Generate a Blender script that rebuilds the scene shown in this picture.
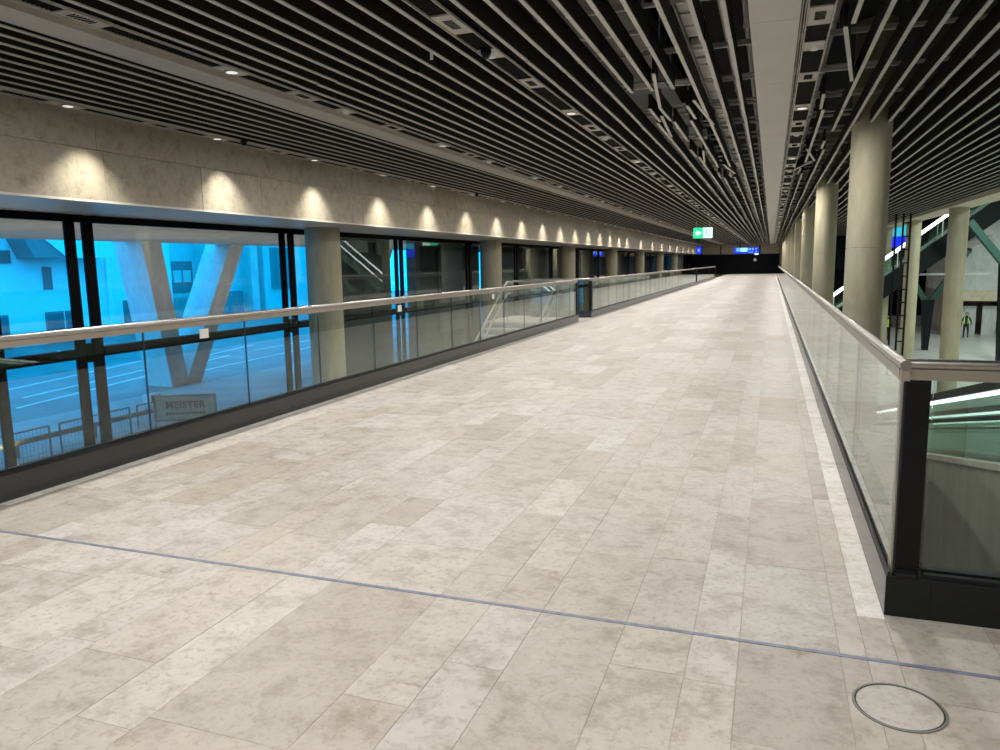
import bpy, bmesh, math, random
from mathutils import Vector, Matrix

for o in list(bpy.data.objects):
    bpy.data.objects.remove(o)
scene = bpy.context.scene
COL = scene.collection
random.seed(7)
PI = math.pi

# ------------------------------------------------------------------ camera
F_PX, YAW, PITCH, ROLL, CAM_H = 744.57, 0.348604, 0.146514, -0.016442, 1.6
cy, sy, cp, sp = math.cos(YAW), math.sin(YAW), math.cos(PITCH), math.sin(PITCH)
fw = Vector((-sy * cp, cy * cp, -sp)); rt = Vector((cy, sy, 0)); up = rt.cross(fw)
cr, sr = math.cos(ROLL), math.sin(ROLL)
r2 = cr * rt + sr * up; u2 = -sr * rt + cr * up
cam_data = bpy.data.cameras.new('camera')
cam_data.sensor_width = 36.0
cam_data.lens = F_PX * 36.0 / 1000.0
cam_data.clip_start = 0.05; cam_data.clip_end = 400
cam = bpy.data.objects.new('camera', cam_data); COL.objects.link(cam)
M4 = Matrix((r2, u2, -fw)).transposed().to_4x4(); M4.translation = (0, 0, CAM_H)
cam.matrix_world = M4
scene.camera = cam

# ------------------------------------------------------------------ world, exposure
world = bpy.data.worlds.new('dusk_sky'); scene.world = world
world.use_nodes = True
bg = world.node_tree.nodes['Background']
bg.inputs['Color'].default_value = (0.0, 0.42, 1.0, 1)
bg.inputs['Strength'].default_value = 4.2
scene.view_settings.view_transform = 'Standard'
scene.view_settings.look = 'None'
scene.view_settings.gamma = 1.0
scene.view_settings.use_curve_mapping = False
scene.view_settings.exposure = 0.0
scene.cycles.max_bounces = 10
scene.cycles.transparent_max_bounces = 32
scene.cycles.sample_clamp_indirect = 6.0
scene.cycles.caustics_reflective = False
scene.cycles.caustics_refractive = False

OVER_W = 760.0     # added ground uplights that warm the overhang outside
LAMP_W = 66.0       # corridor downlights
WASH_W = 230.0       # wall washers
HALL_W = 800.0      # lower hall lamps

# ------------------------------------------------------------------ materials
MATS = {}
def new_mat(name):
    m = bpy.data.materials.new(name); m.use_nodes = True
    MATS[name] = m
    nt = m.node_tree
    return m, nt, nt.nodes['Principled BSDF']

def ramp(nt, fac, stops):
    r = nt.nodes.new('ShaderNodeValToRGB')
    el = r.color_ramp.elements
    while len(el) < len(stops): el.new(0.5)
    for e, (p, c) in zip(el, stops):
        e.position = p; e.color = (*c, 1)
    nt.links.new(fac, r.inputs['Fac'])
    return r.outputs['Color']

def noise(nt, scale, detail=4, rough=0.55, vec=None, dist=0.0):
    n = nt.nodes.new('ShaderNodeTexNoise')
    n.inputs['Scale'].default_value = scale; n.inputs['Detail'].default_value = detail
    n.inputs['Roughness'].default_value = rough; n.inputs['Distortion'].default_value = dist
    if vec is not None: nt.links.new(vec, n.inputs['Vector'])
    return n.outputs['Fac']

def position(nt, sc=(1, 1, 1)):
    g = nt.nodes.new('ShaderNodeNewGeometry')
    mp = nt.nodes.new('ShaderNodeMapping'); mp.inputs['Scale'].default_value = sc
    nt.links.new(g.outputs['Position'], mp.inputs['Vector'])
    return mp.outputs['Vector']

def mixc(nt, fac, a, b, mode='MIX'):
    m = nt.nodes.new('ShaderNodeMix'); m.data_type = 'RGBA'; m.blend_type = mode
    if isinstance(fac, (int, float)): m.inputs['Factor'].default_value = fac
    else: nt.links.new(fac, m.inputs['Factor'])
    for s, v in (('A', a), ('B', b)):
        i = [k for k in m.inputs if k.name == s and k.type == 'RGBA'][0]
        if isinstance(v, tuple): i.default_value = (*v, 1)
        else: nt.links.new(v, i)
    return [k for k in m.outputs if k.type == 'RGBA'][0]

def bump(nt, h, bsdf, strength=0.2, dist=0.01):
    b = nt.nodes.new('ShaderNodeBump'); b.inputs['Strength'].default_value = strength
    b.inputs['Distance'].default_value = dist
    nt.links.new(h, b.inputs['Height']); nt.links.new(b.outputs['Normal'], bsdf.inputs['Normal'])

def simple(name, col, rough=0.5, metal=0.0, var=0.12, scale=6.0, spec=0.5):
    m, nt, b = new_mat(name)
    n = noise(nt, scale, 3, vec=position(nt))
    c = ramp(nt, n, [(0.3, tuple(max(0, k * (1 - var)) for k in col)), (0.7, tuple(min(1, k * (1 + var)) for k in col))])
    nt.links.new(c, b.inputs['Base Color'])
    b.inputs['Roughness'].default_value = rough; b.inputs['Metallic'].default_value = metal
    b.inputs['Specular IOR Level'].default_value = spec
    return m

def emit(name, col, strength):
    m, nt, b = new_mat(name)
    b.inputs['Base Color'].default_value = (*[k * 0.5 for k in col], 1)
    b.inputs['Emission Color'].default_value = (*col, 1)
    b.inputs['Emission Strength'].default_value = strength
    return m

def glass(name, tint=(0.93, 0.97, 0.95), r0=0.04, rough=0.0):
    m, nt, b = new_mat(name); nt.nodes.remove(b)
    out = nt.nodes['Material Output']
    tr = nt.nodes.new('ShaderNodeBsdfTransparent'); tr.inputs['Color'].default_value = (*tint, 1)
    gl = nt.nodes.new('ShaderNodeBsdfGlossy'); gl.inputs['Roughness'].default_value = rough
    gl.inputs['Color'].default_value = (0.95, 1, 0.98, 1)
    lw = nt.nodes.new('ShaderNodeLayerWeight'); lw.inputs['Blend'].default_value = 0.5
    pw = nt.nodes.new('ShaderNodeMath'); pw.operation = 'POWER'; pw.inputs[1].default_value = 4.2
    nt.links.new(lw.outputs['Facing'], pw.inputs[0])
    ma = nt.nodes.new('ShaderNodeMath'); ma.operation = 'MULTIPLY_ADD'
    ma.inputs[1].default_value = 1 - r0; ma.inputs[2].default_value = r0
    nt.links.new(pw.outputs[0], ma.inputs[0])
    mx = nt.nodes.new('ShaderNodeMixShader')
    nt.links.new(ma.outputs[0], mx.inputs['Fac']); nt.links.new(tr.outputs[0], mx.inputs[1]); nt.links.new(gl.outputs[0], mx.inputs[2])
    nt.links.new(mx.outputs[0], out.inputs['Surface'])
    return m

def stone(name, lo, hi, warm, rough, pores=1.0, bumpy=0.15):
    m, nt, b = new_mat(name)
    at = nt.nodes.new('ShaderNodeAttribute'); at.attribute_name = 'tone'; at.attribute_type = 'GEOMETRY'
    tone = at.outputs['Fac']
    base = ramp(nt, tone, [(0.0, lo), (1.0, hi)])
    hm = nt.nodes.new('ShaderNodeMath'); hm.operation = 'MULTIPLY'; hm.inputs[1].default_value = 7.31
    nt.links.new(tone, hm.inputs[0])
    fr = nt.nodes.new('ShaderNodeMath'); fr.operation = 'FRACT'; nt.links.new(hm.outputs[0], fr.inputs[0])
    f2 = nt.nodes.new('ShaderNodeMath'); f2.operation = 'MULTIPLY'; f2.inputs[1].default_value = 0.75
    nt.links.new(fr.outputs[0], f2.inputs[0])
    c = mixc(nt, f2.outputs[0], base, mixc(nt, 1.0, base, warm, 'MULTIPLY'))
    # shift the clouding from tile to tile
    pos = position(nt)
    off = nt.nodes.new('ShaderNodeVectorMath'); off.operation = 'SCALE'
    cx = nt.nodes.new('ShaderNodeCombineXYZ')
    for i in range(3): nt.links.new(tone, cx.inputs[i])
    nt.links.new(cx.outputs[0], off.inputs[0]); off.inputs['Scale'].default_value = 37.0
    ad = nt.nodes.new('ShaderNodeVectorMath'); ad.operation = 'ADD'
    nt.links.new(pos, ad.inputs[0]); nt.links.new(off.outputs[0], ad.inputs[1])
    v = ad.outputs[0]
    n1 = noise(nt, 5.5, 10, 0.74, v, 0.15)
    cl = ramp(nt, n1, [(0.33, (0.68, 0.645, 0.595)), (0.50, (1, 1, 1)), (0.68, (1.12, 1.12, 1.12))])
    c = mixc(nt, 1.0, c, cl, 'MULTIPLY')
    n2 = noise(nt, 30, 5, 0.72, v, 0.4)
    sp1 = ramp(nt, n2, [(0.52, (0, 0, 0)), (0.64, (1, 1, 1))])
    s1 = nt.nodes.new('ShaderNodeMath'); s1.operation = 'MULTIPLY'; s1.inputs[1].default_value = 0.5 * pores
    nt.links.new(sp1, s1.inputs[0])
    c = mixc(nt, s1.outputs[0], c, (0.36, 0.27, 0.19))
    # fossil rings
    vo = nt.nodes.new('ShaderNodeTexVoronoi'); vo.feature = 'F1'; vo.inputs['Scale'].default_value = 2.3
    vd = nt.nodes.new('ShaderNodeVectorMath'); vd.operation = 'ADD'
    ns = nt.nodes.new('ShaderNodeTexNoise'); ns.inputs['Scale'].default_value = 6; nt.links.new(v, ns.inputs['Vector'])
    vs = nt.nodes.new('ShaderNodeVectorMath'); vs.operation = 'SCALE'; vs.inputs['Scale'].default_value = 0.25
    nt.links.new(ns.outputs['Color'], vs.inputs[0]); nt.links.new(v, vd.inputs[0]); nt.links.new(vs.outputs[0], vd.inputs[1])
    nt.links.new(vd.outputs[0], vo.inputs['Vector'])
    rg = ramp(nt, vo.outputs['Distance'], [(0.08, (0, 0, 0)), (0.105, (1, 1, 1)), (0.12, (1, 1, 1)), (0.14, (0, 0, 0))])
    n3 = noise(nt, 9, 2, 0.5, v)
    g3 = ramp(nt, n3, [(0.52, (0, 0, 0)), (0.62, (1, 1, 1))])
    rr = mixc(nt, 1.0, rg, g3, 'MULTIPLY')
    s2 = nt.nodes.new('ShaderNodeMath'); s2.operation = 'MULTIPLY'; s2.inputs[1].default_value = 0.45 * pores
    nt.links.new(rr, s2.inputs[0])
    c = mixc(nt, s2.outputs[0], c, (0.27, 0.19, 0.13))
    nt.links.new(c, b.inputs['Base Color'])
    rh = ramp(nt, n1, [(0.3, (rough - 0.08,) * 3), (0.7, (rough + 0.1,) * 3)])
    nt.links.new(rh, b.inputs['Roughness'])
    b.inputs['Specular IOR Level'].default_value = 0.28
    bump(nt, n2, b, bumpy, 0.002)
    return m

def concrete(name, lo, hi, rough=0.75, streak=True):
    m, nt, b = new_mat(name)
    n1 = noise(nt, 1.4, 6, 0.6, position(nt, (1, 1, 0.35) if streak else (1, 1, 1)))
    n2 = noise(nt, 9, 5, 0.65, position(nt, (1, 1, 0.25) if streak else (1, 1, 1)))
    c = ramp(nt, n1, [(0.3, lo), (0.7, hi)])
    c = mixc(nt, 1.0, c, ramp(nt, n2, [(0.3, (0.86, 0.86, 0.86)), (0.7, (1.06, 1.06, 1.06))]), 'MULTIPLY')
    nt.links.new(c, b.inputs['Base Color']); b.inputs['Roughness'].default_value = rough
    bump(nt, n2, b, 0.15, 0.004)
    return m

stone('stone_floor', (0.47, 0.435, 0.385), (0.62, 0.598, 0.565), (1.0, 0.957, 0.89), 0.46)
stone('stone_lit_strip', (0.74, 0.72, 0.68), (0.82, 0.80, 0.77), (1.0, 0.97, 0.93), 0.45, 0.6)  # pale tone paints the strip of light along the kerbs
stone('stone_wall', (0.43, 0.385, 0.30), (0.54, 0.49, 0.395), (1.0, 0.96, 0.90), 0.6, 0.5)
simple('grout', (0.46, 0.43, 0.39), 0.8)
simple('slab_dark', (0.05, 0.05, 0.05), 0.8)
simple('anthracite', (0.012, 0.013, 0.015), 0.45, 0.0, 0.1, spec=0.3)
simple('black_metal', (0.006, 0.006, 0.007), 0.45, 0.0, 0.1, spec=0.25)
simple('kerb_paint', (0.026, 0.028, 0.029), 0.24, 0.0, 0.06, spec=0.6)
simple('mullion_black', (0.003, 0.003, 0.003), 0.6, 0.0, 0.1, spec=0.1)
simple('seal', (0.02, 0.022, 0.022), 0.6)
simple('steel', (0.44, 0.42, 0.39), 0.36, 1.0, 0.05, 40)
simple('rail_profile', (0.40, 0.36, 0.30), 0.4, 0.5, 0.05)
simple('slat_dark', (0.016, 0.0125, 0.010), 0.6, spec=0.2)
simple('slat_edge', (0.56, 0.53, 0.475), 0.45, 0.0, 0.05)
simple('panel_white', (0.58, 0.54, 0.49), 0.55, 0.0, 0.04, 1.5)
simple('band_metal', (0.50, 0.46, 0.40), 0.45, 0.0, 0.08, 3)
simple('panel_beige', (0.50, 0.46, 0.40), 0.5)
simple('grille', (0.009, 0.008, 0.007), 0.7, spec=0.1)
simple('galvanised', (0.62, 0.62, 0.60), 0.45, 0.2, 0.1)
simple('insulation', (0.58, 0.58, 0.56), 0.6, 0.0, 0.2, 3)
simple('duct', (0.10, 0.10, 0.10), 0.5, 0.4)
simple('void_black', (0.010, 0.010, 0.010), 0.9)
simple('soffit_metal', (0.78, 0.73, 0.65), 0.40, 0.0, 0.04, 2)
concrete('concrete_column', (0.385, 0.345, 0.22), (0.50, 0.455, 0.32), 0.6)
concrete('concrete_hall', (0.48, 0.50, 0.49), (0.68, 0.70, 0.69))
concrete('concrete_grey', (0.24, 0.22, 0.19), (0.34, 0.315, 0.28))
concrete('concrete_outside', (0.50, 0.50, 0.48), (0.66, 0.66, 0.64), 0.8)
concrete('concrete_pale', (0.68, 0.68, 0.66), (0.84, 0.84, 0.82), 0.8)
concrete('overhang_concrete', (0.42, 0.36, 0.27), (0.55, 0.48, 0.38), 0.8, False)
simple('render_white', (0.80, 0.80, 0.80), 0.85, 0.0, 0.03, 0.6)
concrete('backdrop_wall', (0.10, 0.095, 0.085), (0.17, 0.16, 0.145))
simple('road', (0.19, 0.19, 0.19), 0.5, 0.0, 0.3, 0.5)
simple('road_pale', (0.42, 0.42, 0.42), 0.6, 0.0, 0.2, 0.4)
simple('line_white', (0.85, 0.85, 0.85), 0.6)
simple('window_grey', (0.16, 0.15, 0.15), 0.35, 0.0, 0.15)
simple('frame_grey', (0.20, 0.20, 0.20), 0.5)
simple('dark_floor', (0.24, 0.23, 0.215), 0.5)
simple('hall_floor', (0.56, 0.57, 0.54), 0.35, 0.0, 0.12, 0.8)
simple('green_steel', (0.035, 0.12, 0.095), 0.4, 0.0, 0.12)
simple('dark_steel', (0.008, 0.013, 0.014), 0.55, spec=0.2)
simple('joint_blue', (0.20, 0.23, 0.33), 0.45, 0.0, 0.25, 20)
simple('hoarding', (0.004, 0.004, 0.006), 0.6, spec=0.1)
simple('beige_board', (0.62, 0.55, 0.41), 0.7)
simple('paper_white', (0.82, 0.82, 0.80), 0.6)
simple('board_white', (0.40, 0.38, 0.32), 0.7)
simple('letter_red', (0.20, 0.03, 0.03), 0.6)
simple('letter_dark', (0.10, 0.08, 0.075), 0.6)
simple('skin', (0.55, 0.36, 0.27), 0.6)
simple('hair', (0.03, 0.02, 0.015), 0.7)
simple('cloth_dark', (0.02, 0.022, 0.03), 0.85)
simple('hivis', (0.55, 0.85, 0.05), 0.7)
simple('step_stone', (0.44, 0.42, 0.38), 0.6)
glass('glass_rail', (0.90, 0.945, 0.925), 0.045)
glass('glass_facade', (0.93, 0.97, 0.97), 0.05)
glass('glass_green', (0.80, 0.93, 0.88), 0.06)
emit('led_cool', (0.95, 1.0, 1.0), 2.6)
emit('lamp_disc', (1.0, 0.95, 0.88), 0.8)
emit('exit_green', (0.0, 0.78, 0.30), 1.1)
emit('exit_white', (0.75, 1.0, 0.92), 1.2)
emit('sign_blue', (0.005, 0.02, 1.0), 1.3)
emit('sign_lightblue', (0.10, 0.40, 1.0), 1.2)
emit('sign_cyan', (0.35, 0.95, 1.0), 1.2)
emit('screen_teal', (0.03, 0.55, 0.75), 0.9)
M = MATS

# ------------------------------------------------------------------ mesh helpers
class MB:
    def __init__(s): s.v = []; s.f = []; s.m = []
    def box(s, x0, x1, y0, y1, z0, z1, mi=0, bottom=None, top=None):
        n = len(s.v)
        s.v += [(x0, y0, z0), (x1, y0, z0), (x1, y1, z0), (x0, y1, z0), (x0, y0, z1), (x1, y0, z1), (x1, y1, z1), (x0, y1, z1)]
        s.f += [(n, n+3, n+2, n+1), (n+4, n+5, n+6, n+7), (n, n+1, n+5, n+4), (n+1, n+2, n+6, n+5), (n+2, n+3, n+7, n+6), (n+3, n, n+4, n+7)]
        s.m += [mi if bottom is None else bottom, mi if top is None else top, mi, mi, mi, mi]
        return s
    def prism(s, poly, axis, a0, a1, mi=0):
        """poly: list of 2D points in the plane normal to axis; extruded from a0 to a1"""
        n = len(s.v); k = len(poly)
        def P(p, a): return {'x': (a, p[0], p[1]), 'y': (p[0], a, p[1]), 'z': (p[0], p[1], a)}[axis]
        s.v += [P(p, a0) for p in poly] + [P(p, a1) for p in poly]
        s.f.append(tuple(range(n, n+k))); s.f.append(tuple(range(n+2*k-1, n+k-1, -1)))
        for i in range(k):
            j = (i+1) % k
            s.f.append((n+i, n+k+i, n+k+j, n+j))
        s.m += [mi] * (k+2)
        return s
    def hexa(s, b, t, mi=0):
        """8 corners: bottom loop b, top loop t"""
        n = len(s.v); s.v += [tuple(p) for p in b] + [tuple(p) for p in t]
        s.f += [(n, n+3, n+2, n+1), (n+4, n+5, n+6, n+7), (n, n+1, n+5, n+4), (n+1, n+2, n+6, n+5), (n+2, n+3, n+7, n+6), (n+3, n, n+4, n+7)]
        s.m += [mi] * 6
        return s
    def bar(s, a, b, w, h, mi=0, upv=(0, 0, 1), mb=None):
        a = Vector(a); b = Vector(b); d = (b-a).normalized(); u = Vector(upv)
        sd = d.cross(u)
        if sd.length < 1e-5: sd = d.cross(Vector((1, 0, 0)))
        sd.normalize(); u = sd.cross(d).normalized()
        c = lambda p, i, j: p + sd * (w/2*i) + u * (h/2*j)
        n = len(s.v)
        s.v += [tuple(c(p, i, j)) for p in (a, b) for i, j in ((-1, -1), (1, -1), (1, 1), (-1, 1))]
        s.f += [(n, n+1, n+2, n+3), (n+7, n+6, n+5, n+4), (n, n+4, n+5, n+1), (n+1, n+5, n+6, n+2), (n+2, n+6, n+7, n+3), (n+3, n+7, n+4, n)]
        s.m += [mi, mi, mi if mb is None else mb, mi, mi, mi]
        return s
    def tube(s, pts, r, seg=10, mi=0, cap=True):
        pts = [Vector(p) for p in pts]; rings = []
        for i, p in enumerate(pts):
            d = (pts[min(i+1, len(pts)-1)] - pts[max(i-1, 0)]).normalized()
            u = Vector((0, 0, 1)) if abs(d.z) < 0.95 else Vector((1, 0, 0))
            a = d.cross(u).normalized(); b = a.cross(d)
            n = len(s.v); rings.append(n)
            s.v += [tuple(p + a * (r*math.cos(2*PI*k/seg)) + b * (r*math.sin(2*PI*k/seg))) for k in range(seg)]
        for q in range(len(pts)-1):
            for k in range(seg):
                j = (k+1) % seg
                s.f.append((rings[q]+k, rings[q]+j, rings[q+1]+j, rings[q+1]+k)); s.m.append(mi)
        if cap:
            s.f.append(tuple(rings[0]+k for k in range(seg-1, -1, -1))); s.f.append(tuple(rings[-1]+k for k in range(seg))); s.m += [mi, mi]
        return s
    def lathe(s, prof, cx=0, cy=0, seg=32, mi=0, cap=True):
        rings = []
        for r, z in prof:
            n = len(s.v); rings.append(n)
            s.v += [(cx + r*math.cos(2*PI*k/seg), cy + r*math.sin(2*PI*k/seg), z) for k in range(seg)]
        for q in range(len(prof)-1):
            for k in range(seg):
                j = (k+1) % seg
                s.f.append((rings[q]+k, rings[q]+j, rings[q+1]+j, rings[q+1]+k)); s.m.append(mi)
        if cap:
            s.f.append(tuple(rings[0]+k for k in range(seg-1, -1, -1))); s.f.append(tuple(rings[-1]+k for k in range(seg))); s.m += [mi, mi]
        return s
    def mesh(s, name, mats, smooth=False, tone=None):
        me = bpy.data.meshes.new(name)
        me.from_pydata(s.v, [], s.f)
        for k in (mats if isinstance(mats, (list, tuple)) else [mats]):
            me.materials.append(M[k])
        if any(s.m): me.polygons.foreach_set('material_index', s.m)
        if smooth:
            me.polygons.foreach_set('use_smooth', [True]*len(me.polygons))
            me.set_sharp_from_angle(angle=0.6)
        if tone is not None:
            at = me.attributes.new('tone', 'FLOAT', 'FACE')
            vals = tone if isinstance(tone, list) else [tone]*len(me.polygons)
            at.data.foreach_set('value', vals)
        me.update()
        return me
    def build(s, name, mats, parent=None, smooth=False, tone=None, bevel=0):
        o = bpy.data.objects.new(name, s.mesh(name, mats, smooth, tone)); COL.objects.link(o)
        if parent is not None:
            o.parent = parent
            o.matrix_parent_inverse = Matrix.Translation(parent.location).inverted() if parent.rotation_euler.z == 0 else parent_inv(parent)
        if bevel:
            md = o.modifiers.new('bevel', 'BEVEL'); md.width = bevel; md.segments = 2; md.limit_method = 'ANGLE'
        return o
def parent_inv(p):
    return (Matrix.Translation(p.location) @ Matrix.Rotation(p.rotation_euler.z, 4, 'Z')).inverted()

def thing(name, label, cat, loc=(0, 0, 0), group=None):
    o = bpy.data.objects.new(name, None); COL.objects.link(o)
    o.empty_display_size = 0.2; o.location = loc
    o['label'] = label; o['category'] = cat
    if group: o['group'] = group
    return o
def tag(o, label, cat, group=None):
    o['label'] = label; o['category'] = cat
    if group: o['group'] = group
    return o
def struct(o, label=None):
    o['kind'] = 'structure'
    if label: o['label'] = label
    return o
ORD = ['nearest', 'second', 'third', 'fourth', 'fifth', 'sixth', 'seventh', 'eighth', 'ninth', 'tenth', 'eleventh', 'twelfth', 'thirteenth', 'fourteenth', 'fifteenth', 'sixteenth', 'seventeenth', 'eighteenth', 'nineteenth', 'twentieth']

# ------------------------------------------------------------------ dimensions
H = 3.67                       # underside of the slats
Y_END = 100.0
KL, KR = -5.04, 0.534          # inner faces of the kerbs
Y_COR = 3.584                  # front face of the right-hand kerb
XW = -8.82                     # stone wall above the glazing
ZS = 2.58                      # soffit height
XG = -11.0                     # facade glazing
LOW = -4.0                     # lower concourse floor
FW_T = 0.18                    # kerb width

# ------------------------------------------------------------------ floor of the walkway, with its stone tiles
floor = struct(MB().box(KL - FW_T, KR + FW_T, -6, Y_END, -0.5, -0.004, 0)
               .box(KR + FW_T, 6.0, -6, Y_COR + FW_T, -0.5, -0.004, 0)
               .box(-7.75, KL - FW_T, 19.9, 22.6, -0.5, -0.004, 0).build('floor', ['grout']), 'pale limestone tiled floor of the long walkway')
rows = [KR, 0.419, 0.318, -0.073, -0.267, -0.56, -0.95, -1.20, -1.477, -2.068, -2.33, -2.72, -2.92, -3.31, -3.61, -4.00, -4.20, -4.62, -4.94, KL]
G = 0.0022
tiles = []
YJ0, YJ1 = 3.128, 3.152
def run(x0, x1, ya, yb, lit_row=False):
    w = x1 - x0
    y = ya; L = random.uniform(0.25, 0.9)
    while y < yb - 0.001:
        b = y + L
        if yb - b < 0.22: b = yb
        tiles.append((x0 + G/2, x1 - G/2, y + G/2, b - G/2, lit_row))
        y = b
        L = random.uniform(0.55, 1.25) if w > 0.25 else random.uniform(0.45, 1.0)
for i in range(len(rows) - 1):
    x1, x0 = rows[i], rows[i+1]
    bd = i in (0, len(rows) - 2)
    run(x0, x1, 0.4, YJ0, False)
    if bd: run(x0, x1, YJ1, Y_COR - 0.05); run(x0, x1, Y_COR - 0.05, Y_END, True)  # painted light strip starts at the kerb corner
    else: run(x0, x1, YJ1, Y_END)
xx = KR
while xx < 5.5:                                    # bay in front of the right-hand kerb
    w = random.choice([0.39, 0.29, 0.59, 0.2])
    run(xx, min(xx + w, 5.9), 0.4, YJ0); run(xx, min(xx + w, 5.9), YJ1, Y_COR + 0.02)
    xx += w
run(-7.7, -7.2, 19.9, 22.5); run(-7.2, -6.6, 19.9, 22.5); run(-6.6, -5.9, 19.9, 22.5); run(-5.9, KL, 20.42, 22.0)
def tile_tone():
    return min(1, max(0, random.gauss(0.55, 0.24)))
OUTX, OUTY, OUTR = 0.487, 2.814, 0.154              # round floor outlet cover
vis = [t for t in tiles if t[3] > 1.55 and t[0] > -0.9 * t[3] - 0.4 and t[0] < 0.31 * t[3] + 0.3]
vis.sort(key=lambda t: t[2])
singles = vis[:300]; ss = set(singles)
for t in singles:
    MB().box(t[0], t[1], t[2], t[3], -0.018, random.uniform(-0.0005, 0.0003)).build('floor_tile', 'stone_lit_strip' if t[4] else 'stone_floor', floor, tone=tile_tone())
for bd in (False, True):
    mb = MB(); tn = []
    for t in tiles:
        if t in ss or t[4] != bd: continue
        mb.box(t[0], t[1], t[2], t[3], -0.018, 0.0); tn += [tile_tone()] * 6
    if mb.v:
        o = mb.build('floor_tile_field', 'stone_lit_strip' if bd else 'stone_floor', floor, tone=tn); o['kind'] = 'stuff'
tag(MB().box(KL, 5.9, YJ0, YJ1, -0.02, 0.0015).build('expansion_joint', 'joint_blue'), 'thin blue-grey joint strip running across the whole stone floor', 'joint strip')
oc = thing('floor_outlet_cover', 'round metal-rimmed floor cover with stone inlay near the right kerb corner', 'floor cover', (OUTX, OUTY, 0))
ring = MB(); seg = 48
for k in range(seg):
    a0, a1 = 2*PI*k/seg, 2*PI*(k+1)/seg
    P = lambda a, r, z: (OUTX + r*math.cos(a), OUTY + r*math.sin(a), z)
    ring.hexa([P(a0, OUTR-0.008, -0.01), P(a0, OUTR, -0.01), P(a1, OUTR, -0.01), P(a1, OUTR-0.008, -0.01)],
              [P(a0, OUTR-0.008, 0.0035), P(a0, OUTR, 0.0035), P(a1, OUTR, 0.0035), P(a1, OUTR-0.008, 0.0035)])
ring.build('rim', 'frame_grey', oc)
MB().lathe([(OUTR-0.014, -0.01), (OUTR-0.014, 0.0022)], OUTX, OUTY, 48).build('inlay', 'stone_floor', oc, tone=0.55)
MB().lathe([(OUTR-0.004, -0.01), (OUTR-0.004, 0.0012)], OUTX, OUTY, 48).build('gap_ring', 'seal', oc)

# ------------------------------------------------------------------ shell of the building
struct(MB().box(-5.15, 32, -8, 102, LOW - 0.3, LOW).build('floor_lower', 'hall_floor'), 'pale floor of the concourse one storey below')
struct(MB().box(XG, -5.15, -8, 102, LOW - 0.3, LOW).build('floor_lower_left', 'dark_floor'), 'dark floor of the passage below the left railing')
struct(MB().box(XG - 0.2, 32.2, -8.2, 102.2, 6.5, 6.8).build('ceiling_upper', 'void_black'), 'dark structural deck above the slatted ceiling')
struct(MB().box(XG, 32, -8.4, -8, LOW - 0.3, 6.5).build('wall_back', 'concrete_grey'), 'concrete wall behind the viewer')
struct(MB().box(32, 32.4, -8, 102, LOW - 0.3, 6.5).build('wall_right', 'concrete_grey'), 'concrete wall on the far side of the concourse')
wall_far = struct(MB().box(XG, 32, 101, 101.4, LOW - 0.3, 6.5).build('wall_far', 'beige_board'), 'beige boarded wall closing the end of the walkway')
wall_left = struct(MB().box(XG - 0.2, XW - 0.03, -8, 101, ZS, 6.5).build('wall_left', 'concrete_grey'), 'limestone clad wall above the glazing')
mj = 3.26
struct(MB().box(-5.15, -4.95, -8, 101, LOW, -0.5).build('wall_light_block', 'concrete_grey'), 'added unseen wall below the walkway that blocks blue daylight')  # added unseen wall, keeps blue daylight off the concourse side
struct(MB().box(XG - 0.2, XG + 0.2, 96.0, 100.15, LOW, ZS).build('wall_end', 'concrete_grey'), 'short wall closing the glazing at the far end')
y = -6.0
zrows = [(ZS + 0.004, mj - 0.003), (mj + 0.003, H + 0.35)]
n_panel = 0
for z0, z1 in zrows:
    y = -6.0 - random.uniform(0, 1)
    while y < 100:
        L = random.uniform(1.1, 2.3)
        b = min(y + L, 100.6)
        d = random.uniform(-0.003, 0.003)
        MB().box(XW - 0.03, XW + d, y + 0.002, b - 0.002, z0, z1).build('stone_panel', 'stone_wall', wall_left, tone=random.uniform(0.1, 1))
        y = b
struct(MB().box(XG - 0.1, XW + 0.005, -6, 100.6, ZS - 0.03, ZS + 0.002).build('trim_1', 'soffit_metal'), 'brushed metal soffit strip under the stone wall')

# glazed facade: bays between paired black mullions
BAY = 5.78; MY0 = 9.6
def facade_bay(i, ya, yb):
    w = thing('window_%d' % (i + 1), '', '', (XG, ya, LOW)); del w['category']; del w['label']
    struct(w)
    top = ZS - 0.03
    for yy, ww in ((ya - 0.27, 0.18), (ya + 0.07, 0.20)):
        MB().box(XG - 0.035, XG + 0.02, yy, yy + ww, LOW, top).build('mullion', 'mullion_black', w)
    MB().box(XG - 0.10, XG + 0.06, ya + 0.27, yb - 0.27, top - 0.12, top).build('head_frame', 'mullion_black', w)
    MB().box(XG - 0.10, XG + 0.06, ya - 0.09, ya + 0.07, top - 0.12, top).build('head_infill', 'mullion_black', w)
    MB().box(XG - 0.10, XG + 0.08, ya + 0.27, yb - 0.27, 0.14, 0.30).build('transom', 'mullion_black', w)
    MB().box(XG - 0.05, XG + 0.04, ya - 0.09, ya + 0.07, 0.06, 0.38).build('transom_bracket', 'mullion_black', w)
    MB().box(XG - 0.10, XG + 0.06, ya - 0.09, yb - 0.27, LOW, LOW + 0.12).build('sill', 'mullion_black', w)
    MB().box(XG - 0.03, XG - 0.01, ya + 0.27, yb - 0.27, 0.30, top - 0.12).build('pane', 'glass_facade', w)
    MB().box(XG - 0.03, XG - 0.01, ya + 0.27, yb - 0.27, LOW + 0.12, 0.14).build('pane', 'glass_facade', w)
    MB().box(XG - 0.03, XG - 0.01, ya - 0.09, ya + 0.07, 0.38, top - 0.12).build('narrow_pane', 'glass_facade', w)
nb = 0
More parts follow.
